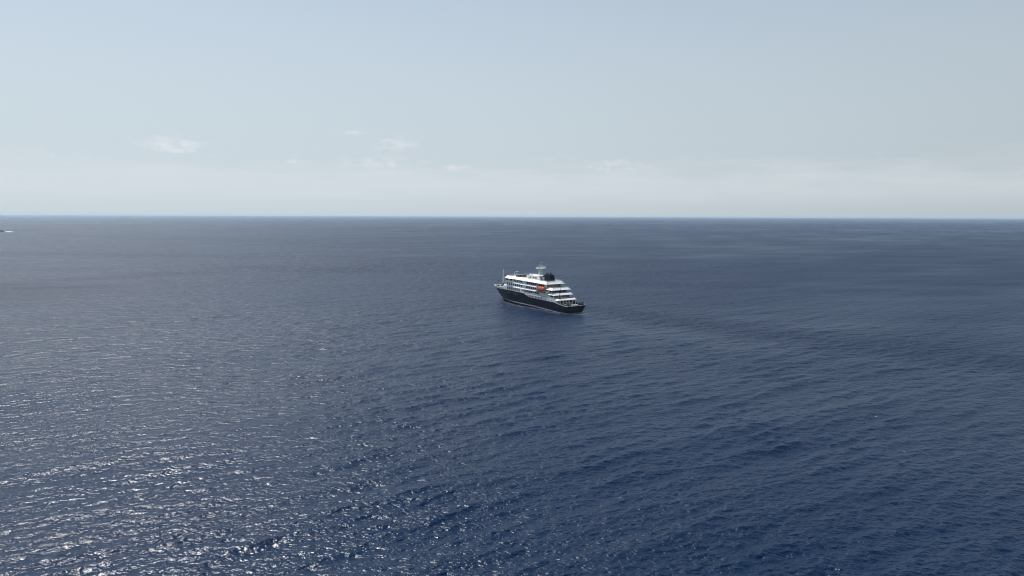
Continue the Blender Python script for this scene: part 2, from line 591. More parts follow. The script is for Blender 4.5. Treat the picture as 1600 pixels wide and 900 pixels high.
def hull_y(u, z):
    t = max(0.0, min(1.0, z / (5.6 + 3.4 * min(1.0, u / 0.15)))) ** 1.25
    y = np.interp(u, [p[0] for p in BW], [p[1] for p in BW]) * (1 - t) + np.interp(u, [p[0] for p in BD], [p[1] for p in BD]) * t
    if z < 0:
        y *= max(0.3, 1 + z * 0.08)
    return float(y)


def hull_pt(x, z, off=0.0):
    u = (x - x_stern(z)) / (x_bow(z) - x_stern(z))
    return (x, hull_y(min(max(u, 0), 1), z) + off, z)


US = sorted(set(list(np.linspace(0, 0.1, 12)) + list(np.linspace(0.1, 0.66, 70)) + list(np.linspace(0.66, 1.0, 40))))


def shell(lo, hi, nrow, x_lo=None, thick=0.0):
    """both sides of the plating between two height curves given over station u"""
    m = MB()
    rows = []
    us = [u for u in US if x_lo is None or u >= x_lo]
    for k in range(nrow + 1):
        t = k / nrow
        row = []
        for u in us:
            xq = u * 107.6
            z = lo(xq) + (hi(xq) - lo(xq)) * t
            x = x_stern(z) + u * (x_bow(z) - x_stern(z))
            row.append((x, hull_y(u, z), z))
        rows.append(row)
    n = len(us)
    for sgn in (1, -1):
        ps = [(x, sgn * y, z) for r in rows for x, y, z in r]
        fs = [(k * n + i, k * n + i + 1, (k + 1) * n + i + 1, (k + 1) * n + i) for k in range(nrow) for i in range(n - 1)]
        m.add(ps, fs)
    return m, rows


def hull_close(m, rows):
    # transom plate and stem bar
    for idx in (0, -1):
        L = [r[idx] for r in rows]
        ps = [(x, y, z) for x, y, z in L] + [(x, -y, z) for x, y, z in L]
        k = len(L)
        m.add(ps, [(i, i + 1, k + i + 1, k + i) for i in range(k - 1)])


hm_, rows_ = shell(lambda x: -4.0, lambda x: lin(NAVY_TOP, x), 16)
hull_close(hm_, rows_)
hull = hm_.build('hull', M['navy'], ship, True)
um, urows = shell(lambda x: lin(NAVY_TOP, x), lambda x: max(lin(WHITE_TOP, x), lin(NAVY_TOP, x) + 0.02), 4, x_lo=0.085)
k_ = len(urows)
um.add([r[-1] for r in urows] + [(r[-1][0], -r[-1][1], r[-1][2]) for r in urows], [(i, i + 1, k_ + i + 1, k_ + i) for i in range(k_ - 1)])
upper = um.build('upper_hull', M['white'], ship, True)
sm, srows = shell(lambda x: lin(STRIPE, x), lambda x: lin(STRIPE, x) + 0.5, 1)
sm.v = [(x, y + (0.03 if y > 0 else -0.03), z) for x, y, z in sm.v]
srows2 = [[(x - 0.03, y + 0.03, z) for x, y, z in r] for r in srows]
L = [r[0] for r in srows2]
sm.add([p for p in L] + [(x, -y, z) for x, y, z in L], [(0, 1, 3, 2)])
stripe = sm.build('boot_stripe', M['boot'], hull, True)


def rail_strip(pts, r, name, material, parent):
    m = MB()
    for a, b in zip(pts[:-1], pts[1:]):
        m.bar(a, b, r)
    return m.build(name, material, parent)


# cap rail along the navy bulwark aft and round the transom
cap = [hull_pt(x, lin(NAVY_TOP, x)) for x in np.linspace(13, 0.1, 16)]
rail_strip(cap + [(x, -y, z) for x, y, z in reversed(cap)], 0.13, 'cap_rail', M['boot'], hull)
capb = [hull_pt(x, lin(WHITE_TOP, x)) for x in np.linspace(80, 107.3, 26)]
rail_strip(capb + [(x, -y, z) for x, y, z in reversed(capb)], 0.14, 'bulwark_rail', M['white'], upper)

# irregular paler grey patches on the bow plating
for cx, cz, w, h in ((86.5, 8.6, 7.0, 1.7), (73.0, 8.2, 7.5, 1.5), (63.5, 7.9, 7.0, 1.6), (81.0, 8.1, 3.0, 0.9)):
    m = MB()
    n = 16
    ctr = hull_pt(cx, cz, 0.02)
    ring = []
    for i in range(n):
        q = 2 * math.pi * i / n
        rr = 1 + 0.22 * math.sin(3 * q + cx) + 0.12 * math.sin(5 * q + 2 * cx)
        ring.append(hull_pt(cx + 0.5 * w * rr * math.cos(q), cz + 0.5 * h * rr * math.sin(q), 0.02))
    m.add([ctr] + ring, [(0, 1 + i, 1 + (i + 1) % n) for i in range(n)])
    m.build('hull_patch', M['pale_patch'], hull)
# anchor in its pocket
m = MB()
y0 = hull_pt(78.5, 7.8)[1]
m.box(78.3, 78.7, y0 - 0.1, y0 + 0.25, 6.9, 8.6)
m.box(77.6, 79.4, y0 - 0.1, y0 + 0.3, 6.6, 7.0)
m.build('anchor', M['dark'], hull)


def lettering(body, size, mapper, parent):
    cu = bpy.data.curves.new('lettering', 'FONT')
    cu.body = body
    cu.size = size
    cu.resolution_u = 2
    t = bpy.data.objects.new('letter', cu)
    COL.objects.link(t)
    me0 = t.to_mesh()
    vs_ = [mapper(v.co.x, v.co.y) for v in me0.vertices]
    fs = [tuple(p.vertices) for p in me0.polygons]
    t.to_mesh_clear()
    bpy.data.objects.remove(t)
    bpy.data.curves.remove(cu)
    me = bpy.data.meshes.new('letter')
    me.from_pydata(vs_, [], fs)
    me.materials.append(M['letter'])
    return obj('letter', me, parent)


for i_, ch in enumerate('HONDIUS'):
    lettering(ch, 1.8, lambda a, b: hull_pt(14.4 - a - 1.36 * i_ - (0.3 if ch == 'I' else 0), 4.2 + b, 0.03), hull)
    lettering(ch, 1.7, lambda a, b: (x_stern(3.4 + b) - 0.04, 6.2 - a - 1.85 * i_ - (0.3 if ch == 'I' else 0), 3.4 + b), hull)

# decks
def mirror(half):
    return [(x, y) for x, y in half] + [(x, -y) for x, y in reversed(half) if y > 1e-6]


fd = [(79.0, 8.3)] + [(x, hull_pt(x, 9.6)[1] - 0.15) for x in np.linspace(81, 105.5, 16)]
MB().prism(mirror(fd), 9.3, 9.6).build('fore_deck', M['green'], ship)
ad = [(x, hull_pt(x, 5.8)[1] - 0.2) for x in np.linspace(0.3, 14, 10)]
MB().prism(mirror(ad), 5.4, 5.7).build('stern_deck', M['greydeck'], ship)

_win = {}


def window_mesh(w, h, fr=0.09):
    key = (round(w, 2), round(h, 2))
    if key not in _win:
        m = MB()
        # local: x along the wall, y outward
        m.box(-w / 2, w / 2, -0.02, 0.02, -h / 2, h / 2, 1)
        for x0, x1, z0, z1 in ((-w / 2 - fr, -w / 2, -h / 2 - fr, h / 2 + fr), (w / 2, w / 2 + fr, -h / 2 - fr, h / 2 + fr),
                               (-w / 2, w / 2, -h / 2 - fr, -h / 2), (-w / 2, w / 2, h / 2, h / 2 + fr)):
            m.box(x0, x1, -0.02, 0.07, z0, z1, 0)
        _win[key] = m.mesh('window', [M['frame'], M['glass']])
    return _win[key]


def window(parent, x, y, z, w, h, rot=0.0):
    return obj('window', window_mesh(w, h), parent, (x, y, z), rot)


# promenade floors and level floors
def floor(half, z, name, material=M['greydeck'], t=0.22):
    return MB().prism(mirror(half), z - t, z).build(name, material, ship)


floor([(11.6, 7.6), (15, 8.55), (52.6, 8.6)], 9.75, 'promenade_deck')
floor([(15.6, 6.8), (17.5, 7.9), (22, 8.4), (36.2, 8.4), (79.3, 8.2), (79.3, 5)], 12.9, 'cabin_deck', M['deck'])
floor([(18.6, 6.8), (20.5, 7.8), (24.5, 8.4), (78.8, 8.4)], 16.0, 'bridge_deck', M['deck'])

# walls of the four levels
w4 = MB().prism(mirror([(13.2, 7.6), (13.2, 7.6), (16, 8.2), (17, 8.2)]), 5.7, 9.5).build('stern_house', M['white'], ship)
w5a = MB().prism(mirror([(17.2, 7.0), (22, 7.2), (24, 7.0), (36, 5.9), (52.9, 6.6)]), 9.75, 12.68).build('promenade_house', M['white'], ship)
w5f = MB().prism(mirror([(52.7, 8.6), (77.4, 8.3), (79.5, 6.4), (80.3, 3), (80.5, 0.01)]), 9.75, 12.9).build('lounge_house', M['white'], ship)
w6 = MB().prism(mirror([(20.3, 6.6), (22.5, 7.3), (24.3, 7.3), (24.5, 5.6), (36.0, 5.6), (36.2, 8.25), (77.2, 8.25), (79.0, 6.4), (79.8, 3), (80, 0.01)]), 12.9, 15.78).build('cabin_house', M['white'], ship)
w7 = MB().prism(mirror([(26.5, 6.4), (28, 7.2), (51.5, 7.4), (51.7, 8.25), (68.2, 8.25), (71.5, 9.35), (76.4, 9.35), (79.0, 7.2), (80.0, 3), (80.2, 0.01)]), 16.0, 19.3).build('bridge_house', M['white'], ship)

# windows, port side, forward to aft
for i in range(7):
    window(upper, 74.7 - 2.7 * i, 8.83, 11.55, 1.45, 1.75)
for x in (55.4, 53.7):
    window(upper, x, 8.83, 11.9, 0.7, 0.8)
for i, x in enumerate((46.8, 44.9, 42.9, 41.0, 39.0, 37.0, 35.1, 33.2, 31.3, 29.4)):
    window(upper, x, 8.83, 8.75, 0.95, 1.15)
for x in (24.2, 20.8, 17.3):
    window(upper, x, 8.83, 8.55, 0.6, 0.6)
for x in (67.0, 64.2, 61.6, 58.9, 56.3):
    window(w6, x, 8.28, 14.75, 1.4, 1.5)
for x in (75.3, 72.3, 69.8):
    window(w6, x, 8.28, 14.7, 1.0, 1.6)
for x in (48.8, 46.0, 43.2, 40.4, 37.6):
    window(w6, x, 8.28, 14.75, 2.0, 1.5)
for x in (66.2, 63.7, 61.0, 58.2, 55.9):
    window(w7, x, 8.28, 18.1, 1.5, 1.7)
for i in range(9):
    window(w7, 49.6 - 2.55 * i, 7.43 - 0.004 * i, 17.9, 2.1, 1.9, -0.008)
# bridge wing glazing
for x in (72.7, 74.0, 75.3):
    window(w7, x, 9.38, 18.35, 1.1, 1.35)
window(w7, 69.85, 8.83, 18.35, 2.6, 1.35, math.atan2(1.1, 3.3))
window(w7, 77.7, 8.30, 18.35, 2.6, 1.35, math.atan2(-2.15, 2.6))
for y in (-5.5, -3.6, -1.7, 0.2, 2.1, 4.0, 5.6):
    window(w7, 80.16 if abs(y) < 3 else 79.65, y, 18.35, 1.5, 1.35, -math.pi / 2 - (0.2 if y > 3 else -0.2 if y < -3 else 0))
for y in (-5, -2.5, 0, 2.5, 5):
    window(w6, 80.0 if abs(y) < 3 else 79.45, y, 14.7, 1.1, 1.6, -math.pi / 2 - (0.2 if y > 3 else -0.2 if y < -3 else 0))
# promenade glazing (in the shade of the deck above)
for i in range(6):
    window(w5a, 50.6 - 2.5 * i, 6.55 - 0.1 * i, 11.2, 1.7, 1.5, 0.041)
# terraces: glazing that faces aft
for par, x, z, ys, h in ((w7, 26.46, 17.7, (-5.4, -3.6, -1.8, 0, 1.8, 3.6, 5.4), 2.1), (w6, 20.26, 14.4, (-5.6, -3.7, -1.85, 0, 1.85, 3.7, 5.6), 2.0),
                         (w5a, 17.16, 11.2, (-6.0, -4.0, -2.0, 0, 2.0, 4.0, 6.0), 1.9), (w4, 13.16, 7.7, (-5.5, -2.8, 0, 2.8, 5.5), 2.0)):
    for y in ys:
        window(par, x, y, z, 1.55, h, math.pi / 2)
window(w6, 21.35, 6.99, 14.4, 1.7, 2.0, math.atan2(0.7, 2.2))
window(w5a, 19.5, 7.13, 11.2, 3.2, 1.7, math.atan2(0.2, 4.8))


# sloping white fascias
top_deck = MB().prism(mirror([(26.3, 6.5), (69, 6.5), (72.2, 7.6), (76, 7.6), (78.2, 6.0), (79.0, 2.9), (79.1, 0.01)]), 19.25, 20.05).build('top_deck', M['deck'], ship)


def strips(paths, name, z0, z1, inset):
    """open runs of fascia; every path lists (x, y) with the outside on its left"""
    m = MB()
    for line in paths:
        line = [Vector(p) for p in line]
        rings = []
        for i, p in enumerate(line):
            ns = []
            if i > 0:
                d = (p - line[i - 1]).normalized()
                ns.append(Vector((-d.y, d.x)))
            if i < len(line) - 1:
                d = (line[i + 1] - p).normalized()
                ns.append(Vector((-d.y, d.x)))
            q = (ns[0] + ns[-1]).normalized()
            q /= max(0.5, q.dot(ns[0]))
            t1, t2 = p - q * inset, p - q * (inset + 0.18)
            rings.append([(p.x, p.y, z0), (p.x, p.y, z0 + 0.12), (t1.x, t1.y, z1), (t2.x, t2.y, z1), (t2.x, t2.y, z0)])
        m.loft(rings)
    return m.build(name, M['white'], ship)


def both(half):
    """port run (forward to aft seen with the outside on the left) and its starboard mirror"""
    port = half[:]                                   # stern -> bow: outside (port) on the left
    star = [(x, -y) for x, y in reversed(half)]      # bow -> stern: outside (starboard) on the left
    return port, star


def wrap(half):
    """run round the stern: starboard side aft, across, then port side forward"""
    return [(x, -y) for x, y in reversed(half)] + half


strips([wrap([(24.0, 8.3), (24.5, 8.75), (68.3, 8.75), (71.8, 9.9), (76.8, 9.9), (80.0, 7.6), (81.2, 3.2), (81.3, 0.05)])], 'top_fascia', 19.1, 20.95, 2.0)
p_, s_ = both([(36.1, 8.75), (68.3, 8.75)])
strips([p_], 'side_fascia', 15.85, 17.05, 0.7)
strips([s_], 'side_fascia', 15.85, 17.05, 0.7)
p_, s_ = both([(36.1, 8.8), (52.5, 8.8), (68.0, 8.98)])
strips([p_], 'lower_side_fascia', 12.75, 13.75, 0.6)
strips([s_], 'lower_side_fascia', 12.75, 13.75, 0.6)
strips([wrap([(17.0, 8.2), (17.6, 8.75), (24.6, 8.75)])], 'terrace_fascia', 15.55, 17.0, 1.75)
strips([wrap([(14.2, 8.2), (14.8, 8.75), (21.6, 8.75)])], 'terrace_fascia', 12.25, 13.55, 1.5)
strips([wrap([(10.1, 8.2), (10.7, 8.75), (17.0, 8.75)])], 'terrace_fascia', 9.1, 10.15, 1.2)


# railings
def railing(pts, h, name, parent, step=2.0, r=0.035):
    m = MB()
    for a, b in zip(pts[:-1], pts[1:]):
        a, b = Vector(a), Vector(b)
        n = max(1, int((b - a).length / step))
        for zz in (h, h * 0.5):
            m.bar(a + Vector((0, 0, zz)), b + Vector((0, 0, zz)), r, n=4)
        for i in range(n + 1):
            p = a.lerp(b, i / n)
            m.bar(p, p + Vector((0, 0, h)), r, n=4)
    return m.build(name, M['mast'], parent)


railing([(38, -6.65, 20.9), (26.1, -6.65, 20.9), (26.1, 6.65, 20.9), (38, 6.65, 20.9)], 0.7, 'railing', ship)
railing([(14, 8.65, 10.1), (50, 8.7, 10.2)], 0.5, 'railing', ship)
railing([(20.6, -6.9, 16.95), (18.85, -6.9, 16.95), (18.85, 6.9, 16.95), (20.6, 6.9, 16.95)], 0.35, 'railing', ship)
railing([(57, -6.65, 20.9), (74, -6.65, 20.9)], 1.2, 'railing', ship)
# dark windscreen across the top deck ahead of the deckhouse
for i in range(6):
    y = -5.4 + i * 1.75
    m = MB()
    m.box(69.0, 69.08, y, y + 1.62, 20.06, 21.65)
    m.build('windscreen', M['darkgreen'], ship)

# lifeboat bay: dark back wall, davits
for x in (25.4, 34.8):
    m = MB()
    m.bar((x, 6.0, 12.9), (x, 8.7, 14.2), 0.16)
    m.bar((x, 8.7, 14.2), (x, 9.1, 17.4), 0.16)
    m.bar((x, 9.1, 17.4), (x, 7.2, 18.6), 0.16)
    m.build('davit', M['mast'], ship)
# stanchions along the promenade and under the terraces
posts = [(x, 8.45, 9.75, 12.7) for x in (24.6, 29.5, 35.8, 40, 44, 48)]
posts += [(x, 8.3, 12.9, 15.6) for x in (20.6, 22.9)] + [(x, 8.2, 9.75, 12.4) for x in (15.9, 19.0)]
for y in (-6.2, -2.0, 2.0, 6.2):
    posts += [(11.6, y, 5.7, 9.2), (15.9, y, 9.75, 12.4), (18.9, y, 12.9, 15.6)]
for x, y, z0, z1 in posts:
    MB().bar((x, y, z0), (x, y, z1), 0.1).build('stanchion', M['mast'], ship)

# deckhouse on the top deck
m = MB()
prof = [(57.0, 20.05), (53.6, 23.5), (41.0, 23.5), (39.2, 22.0), (38.6, 20.05)]
m.loft([[(x, -4.2 + (0.5 if z > 21 else 0), z) for x, z in prof], [(x, 4.2 - (0.5 if z > 21 else 0), z) for x, z in prof]])
dh = m.build('deckhouse', M['offwhite'], ship)
for x, w in ((50.6, 1.2), (46.6, 2.2), (43.6, 2.0)):
    o_ = window(dh, x, 3.98, 21.7, w, 1.4)
    o_.rotation_euler = (R(-8), 0, 0)
m = MB()
m.box(52.0, 52.9, 3.9, 4.3, 20.1, 22.1)
m.build('door', M['louver'], dh)
railing([(53, -3.4, 23.5), (53, 3.4, 23.5), (41.4, 3.4, 23.5)], 1.0, 'railing', dh, 1.6)

# main mast
m = MB()
legs = []
for sx in (-1, 1):
    for sy in (-1, 1):
        m.bar((43 + sx * 1.2, sy * 1.7, 23.5), (43 + sx * 0.75, sy * 1.1, 28.8), 0.2)
for k in range(4):
    z0, z1 = 23.5 + k * 1.32, 23.5 + (k + 1) * 1.32
    f0, f1 = 1.2 - 0.45 * k / 4, 1.2 - 0.45 * (k + 1) / 4
    for sy in (-1, 1):
        g0, g1 = 1.7 - 0.6 * k / 4, 1.7 - 0.6 * (k + 1) / 4
        m.bar((43 - f0, sy * g0, z0), (43 + f1, sy * g1, z1), 0.1, n=4)
        m.bar((43 + f0, sy * g0, z0), (43 - f1, sy * g1, z1), 0.1, n=4)
        m.bar((43 - f1, sy * g1, z1), (43 + f1, sy * g1, z1), 0.1, n=4)
    for sx in (-1, 1):
        g0, g1 = 1.7 - 0.6 * k / 4, 1.7 - 0.6 * (k + 1) / 4
        m.bar((43 + sx * f0, -g0, z0), (43 + sx * f1, g1, z1), 0.1, n=4)
        m.bar((43 + sx * f1, -g1, z1), (43 + sx * f1, g1, z1), 0.1, n=4)
mast = m.build('mast', M['mast'], ship)
m = MB()
m.box(41.6, 44.4, -3.9, 3.9, 28.8, 29.0)
plat = m.build('mast_platform', M['white'], mast)
railing([(41.7, -3.8, 29), (41.7, 3.8, 29), (44.3, 3.8, 29), (44.3, -3.8, 29), (41.7, -3.8, 29)], 1.05, 'railing', plat, 1.0, 0.09)
MB().box(42.2, 43.4, 1.6, 3.0, 29.0, 29.9).build('equipment_box', M['white'], plat)
MB().box(42.2, 43.6, -3.2, -1.4, 29.0, 29.8).build('equipment_box', M['white'], plat)
m = MB()
m.bar((43, 0, 29), (43, 0, 32.2), 0.27, 0.22)
m.bar((43, 0, 32.2), (43, 0, 35.0), 0.17, 0.1)
m.build('topmast', M['mast'], mast)
for z, hw in ((31.0, 1.9), (33.6, 1.4)):
    m = MB()
    m.bar((43, -hw, z), (43, hw, z), 0.1)
    for y in (-hw, hw):
        m.bar((43, y, z), (43, y, z + 0.8), 0.06)
    m.build('yard', M['mast'], mast)
m = MB()
m.box(43.3, 43.6, -1.5, 1.5, 29.9, 30.2)
m.bar((43.45, 0, 29.0), (43.45, 0, 29.9), 0.15)
m.build('radar', M['white'], mast)

# radar post on the bridge roof
m = MB()
m.bar((74.2, 2.5, 20.0), (74.2, 2.5, 23.6), 0.22, 0.12)
rp = m.build('radar_post', M['white'], ship)
m = MB()
m.box(73.1, 73.5, -0.6, 2.2, 23.8, 24.1)
m.bar((73.4, 1.0, 20.0), (73.4, 1.0, 23.8), 0.1)
m.build('radar', M['white'], rp)
m = MB()
m.loft([[(72.5 + 1.3 * a * math.cos(q), 2.5 + 1.6 * a * math.sin(q), z) for q in np.linspace(0, 2 * math.pi, 9)[:-1]] for a, z in ((1, 20.05), (0.6, 20.9), (0.2, 21.2))])
m.build('antenna_base', M['white'], ship)
for x, y, h in ((61.0, -6.5, 2.6), (66.0, -6.8, 2.2), (59.5, 5.5, 1.6)):
    m = MB()
    m.bar((x, y, 20.0), (x, y, 20.0 + h), 0.07, 0.05)
    m.bar((x, y, 20.0 + h), (x, y, 20.5 + h), 0.25, 0.2, n=8)
    m.build('antenna', M['white'], ship)

# funnel
m = MB()
fp = [(x + 2.6, z) for x, z in ((38.6, 20.0), (36.6, 22.0), (34.4, 23.8), (32.4, 25.0), (31.0, 25.7), (26.4, 25.5), (25.8, 20.0))]
fy = [2.5, 2.5, 2.2, 2.0, 1.9, 1.9, 2.6]
rings = [[(x, y * k, z) for (x, z), y in zip(fp, fy)] for k in (-1, -0.86, 0.86, 1)]
m.loft(rings)
funnel = m.build('funnel', M['funnel'], ship)
m = MB()
m.add([(40.2, 2.56, 20.1), (35.0, 2.56, 20.1), (35.0, 2.42, 23.2), (37.6, 2.42, 22.9)], [(0, 1, 2, 3)])
for i in range(7):
    z = 20.4 + i * 0.37
    xf = 40.1 - (z - 20.1) * 0.9
    m.box(35.1, xf - 0.2, 2.38 if i > 3 else 2.5, 2.64 - 0.03 * i, z, z + 0.13)
m.build('louvre', M['louver'], funnel)
for x, y in ((34.4, 0.9), (34.4, -0.9), (32.2, 0.9), (32.2, -0.9), (30.3, 0.0)):
    m = MB()
    m.bar((x, y, 25.3), (x, y, 26.2), 0.36, 0.36, n=10)
    m.bar((x, y, 26.1), (x - 0.6, y, 26.7), 0.36, 0.3, n=10)
    m.build('exhaust_pipe', M['dark'], funnel)

# foremast with its lattice, fore deck gear
m = MB()
m.bar((94.0, 0, 9.6), (94.0, 0, 17.5), 0.75, 0.58, n=10)
m.bar((94.0, 0, 17.5), (94.0, 0, 23.8), 0.52, 0.4, n=10)
fm = m.build('foremast', M['mast'], ship)
MB().bar((94, -1.2, 17.4), (94, 1.2, 17.4), 0.12).build('yard', M['mast'], fm)
MB().bar((94, -0.8, 20.6), (94, 0.8, 20.6), 0.1).build('yard', M['mast'], fm)
m = MB()
m.bar((106.9, 0, 10.9), (94.2, 0, 21.5), 0.035, n=4)
m.bar((94, 0.2, 20.5), (88.6, 0.8, 9.6), 0.03, n=4)
m.build('stay', M['dark'], fm)
for y in (-2.3, 2.3):
    m = MB()
    m.bar((98.5, y - 0.9, 10.3), (98.5, y + 0.9, 10.3), 0.65, n=10)
    m.box(97.9, 99.1, y - 1.1, y - 0.9, 9.6, 10.9)
    m.box(97.9, 99.1, y + 0.9, y + 1.1, 9.6, 10.9)
    m.build('windlass', M['dark'], ship)
m = MB()
m.loft([[(92.3 + dx, dy + 1.2, z) for dx, dy in ((-0.5 * s, -0.5 * s), (0.5 * s, -0.5 * s), (0.5 * s, 0.5 * s), (-0.5 * s, 0.5 * s))] for s, z in ((1.1, 9.6), (0.9, 12.0), (0.6, 13.4))])
m.bar((92.3, 1.2, 13.0), (95.4, 1.2, 12.2), 0.22, 0.15)
m.build('deck_crane', M['dark'], ship)
m = MB()
m.loft([[(88.4 + dx, dy, z) for dx, dy in ((-0.5 * s, -0.55 * s), (0.5 * s, -0.55 * s), (0.5 * s, 0.55 * s), (-0.5 * s, 0.55 * s))] for s, z in ((5.4, 9.6), (4.8, 11.0), (2.0, 12.5))])
fh = m.build('fore_deck_housing', M['white'], ship)
m = MB()
m.bar((87.0, 0, 12.2), (87.0, 0, 15.0), 0.22, 0.14)
m.bar((87.0, 0, 15.0), (87.0, 0, 15.6), 0.4, 0.4, n=8)
m.build('vent_post', M['white'], fh)
for x, y in ((102.5, 1.6), (102.5, -1.6), (91.5, 4.2), (91.5, -4.2)):
    for d in (-0.35, 0.35):
        MB().bar((x + d, y, 9.6), (x + d, y, 10.3), 0.18, n=8).build('bollard', M['dark'], ship)

# cranes and gear on the stern deck
m = MB()
m.bar((12.2, 6.3, 5.7), (12.2, 6.3, 10.2), 0.34, 0.3, n=8)
cr = m.build('crane_post', M['white'], ship)
m = MB()
m.bar((12.2, 6.3, 10.0), (10.2, 6.3, 18.3), 0.24, 0.13)
m.bar((12.0, 6.1, 10.6), (11.0, 6.1, 14.6), 0.12)
m.build('crane_jib', M['dark'], cr)
m = MB()
m.bar((9.5, -6.8, 5.7), (9.5, -6.8, 9.6), 0.34, 0.3, n=8)
cr2 = m.build('crane_post', M['white'], ship)
m = MB()
m.bar((9.5, -6.8, 9.4), (8.0, -9.6, 12.4), 0.2, 0.12)
m.bar((9.5, -6.8, 9.6), (6.5, -4.4, 7.9), 0.2, 0.14)
m.build('crane_jib', M['dark'], cr2)
for y0, y1 in ((-1.6, 1.4), (1.9, 3.4)):
    MB().box(0.5, 1.3, y0, y1, 5.7, 7.15).build('deck_locker', M['white'], ship)
for y in (-3.6, 0, 3.6):
    m = MB()
    m.bar((3.4, y - 0.8, 6.3), (3.4, y + 0.8, 6.3), 0.55, n=10)
    m.box(2.9, 3.9, y - 1.0, y - 0.8, 5.7, 6.8)
    m.box(2.9, 3.9, y + 0.8, y + 1.0, 5.7, 6.8)
    m.build('mooring_winch', M['dark'], ship)
m = MB()
m.bar((0.5, -7.2, 6.2), (0.2, -7.2, 8.6), 0.07)
m.build('ensign_staff', M['white'], ship)


def on_ship(name, x, y, z, rz=0.0):
    """a thing that only stands on or hangs from the ship"""
    e = bpy.data.objects.new(name, None)
    COL.objects.link(e)
    e.matrix_world = SHIP_M @ Matrix.Translation((x, y, z)) @ Matrix.Rotation(rz, 4, 'Z')
    return e


# enclosed lifeboat in its davits
lb = on_ship('lifeboat', 30.7, 8.0, 14.0)
tag(lb, 'orange enclosed lifeboat hanging in the davit recess of the ship', 'lifeboat')


def lb_ring(x, w, zb, zt):
    return [(x, -w * 0.35, zb), (x, w * 0.35, zb), (x, w * 0.88, zb + 0.5), (x, w, zb + 1.25), (x, w * 0.93, zb + 1.35),
            (x, w * 0.78, zt - 0.3), (x, w * 0.4, zt), (x, -w * 0.4, zt), (x, -w * 0.78, zt - 0.3), (x, -w * 0.93, zb + 1.35), (x, -w, zb + 1.25), (x, -w * 0.88, zb + 0.5)]


m = MB()
m.loft([lb_ring(-3.9, 1.45, 0.35, 2.75), lb_ring(-3.4, 1.62, 0.1, 2.95), lb_ring(0, 1.75, 0.0, 3.0), lb_ring(2.6, 1.6, 0.1, 2.9), lb_ring(3.7, 1.0, 0.55, 2.5), lb_ring(4.1, 0.35, 1.0, 1.9)])
m.build('body', M['orange'], lb)
m = MB()
for s_ in (-1, 1):
    m.bar((-3.9, s_ * 1.5, 1.62), (2.6, s_ * 1.66, 1.55), 0.09, mi=0)
m.build('fender', M['rubber'], lb)
wm = window_mesh(0.5, 0.35)
for x in (-2.4, -1.2, 0.0, 1.2):
    o_ = obj('window', wm, lb, (x, 1.50, 2.1), 0.0)
    o_.rotation_euler = (R(-14), 0, 0)
m = MB()
m.box(-3.2, -2.2, -0.5, 0.5, 2.85, 3.3)
m.build('wheelhouse', M['orange'], lb)
m = MB()
for x in (-3.2, 3.1):
    m.bar((x, 0, 2.6), (x, 0, 4.4), 0.06)
m.build('fall_wire', M['dark'], lb)


# inflatable boats on the stern deck
def inflatable(name_loc, label, tube_mat):
    e = on_ship('inflatable_boat', *name_loc)
    tag(e, label, 'inflatable boat', 'inflatable boats stowed on the stern deck')
    m_ = MB()
    path = [(-2.6, 0.95, 0.45), (1.0, 0.95, 0.45), (2.0, 0.75, 0.55), (2.7, 0.3, 0.7), (2.8, 0, 0.74), (2.7, -0.3, 0.7), (2.0, -0.75, 0.55), (1.0, -0.95, 0.45), (-2.6, -0.95, 0.45)]
    for a, b in zip(path[:-1], path[1:]):
        m_.bar(a, b, 0.3, n=8)
    for s2 in (-1, 1):
        m_.bar((-2.6, s2 * 0.95, 0.45), (-3.1, s2 * 0.95, 0.5), 0.3, 0.08, n=8)
    m_.build('tube', tube_mat, e)
    MB().box(-2.4, 2.2, -0.75, 0.75, 0.2, 0.3).build('floor_board', M['louver'], e)
    MB().box(-2.5, -2.4, -0.7, 0.7, 0.2, 0.85).build('transom', M['dark'], e)
    m_ = MB()
    m_.box(-2.95, -2.5, -0.25, 0.25, 0.75, 1.35)
    m_.box(-2.8, -2.6, -0.1, 0.1, 0.0, 0.8)
    m_.build('outboard_motor', M['rubber'], e)
    return e


inflatable((7.2, 5.6, 5.9, R(172)), 'black inflatable boat nearest the port rail on the stern deck', M['rubber'])
inflatable((7.0, 2.6, 5.9, R(185)), 'grey inflatable boat amidships on the stern deck', M['greytube'])
inflatable((7.0, 2.5, 7.0, R(176)), 'black inflatable boat on top of the grey one on the stern deck', M['rubber'])
inflatable((6.6, -0.9, 5.9, R(180)), 'black inflatable boat between the grey one and the starboard stack', M['rubber'])
inflatable((2.6, -5.2, 6.1, R(90)), 'black inflatable boat at the bottom of the starboard corner stack', M['rubber'])
inflatable((2.5, -5.3, 7.2, R(96)), 'black inflatable boat topmost in the starboard corner stack', M['rubber'])


# life raft canisters
def canister(loc, label, rz=0.0, L_=1.5):
    e = on_ship('liferaft_canister', *loc, rz)
    tag(e, label, 'life raft', 'white life raft canisters along the port side')
    m_ = MB()
    n = 10
    rings_ = []
    for x, r_ in ((-L_ / 2, 0.25), (-L_ / 2 + 0.12, 0.42), (L_ / 2 - 0.12, 0.42), (L_ / 2, 0.25)):
        rings_.append([(x, r_ * math.cos(2 * math.pi * i / n), 0.5 + r_ * math.sin(2 * math.pi * i / n)) for i in range(n)])
    m_.loft(rings_)
    m_.build('shell', M['white'], e)
    m_ = MB()
    for x in (-0.4, 0.4):
        m_.box(x - 0.06, x + 0.06, -0.45, 0.45, 0.0, 0.12)
        m_.bar((x, -0.4, 0.06), (x, -0.4, 0.6), 0.04)
        m_.bar((x, 0.4, 0.06), (x, 0.4, 0.6), 0.04)
    m_.build('cradle', M['mast'], e)
    return e


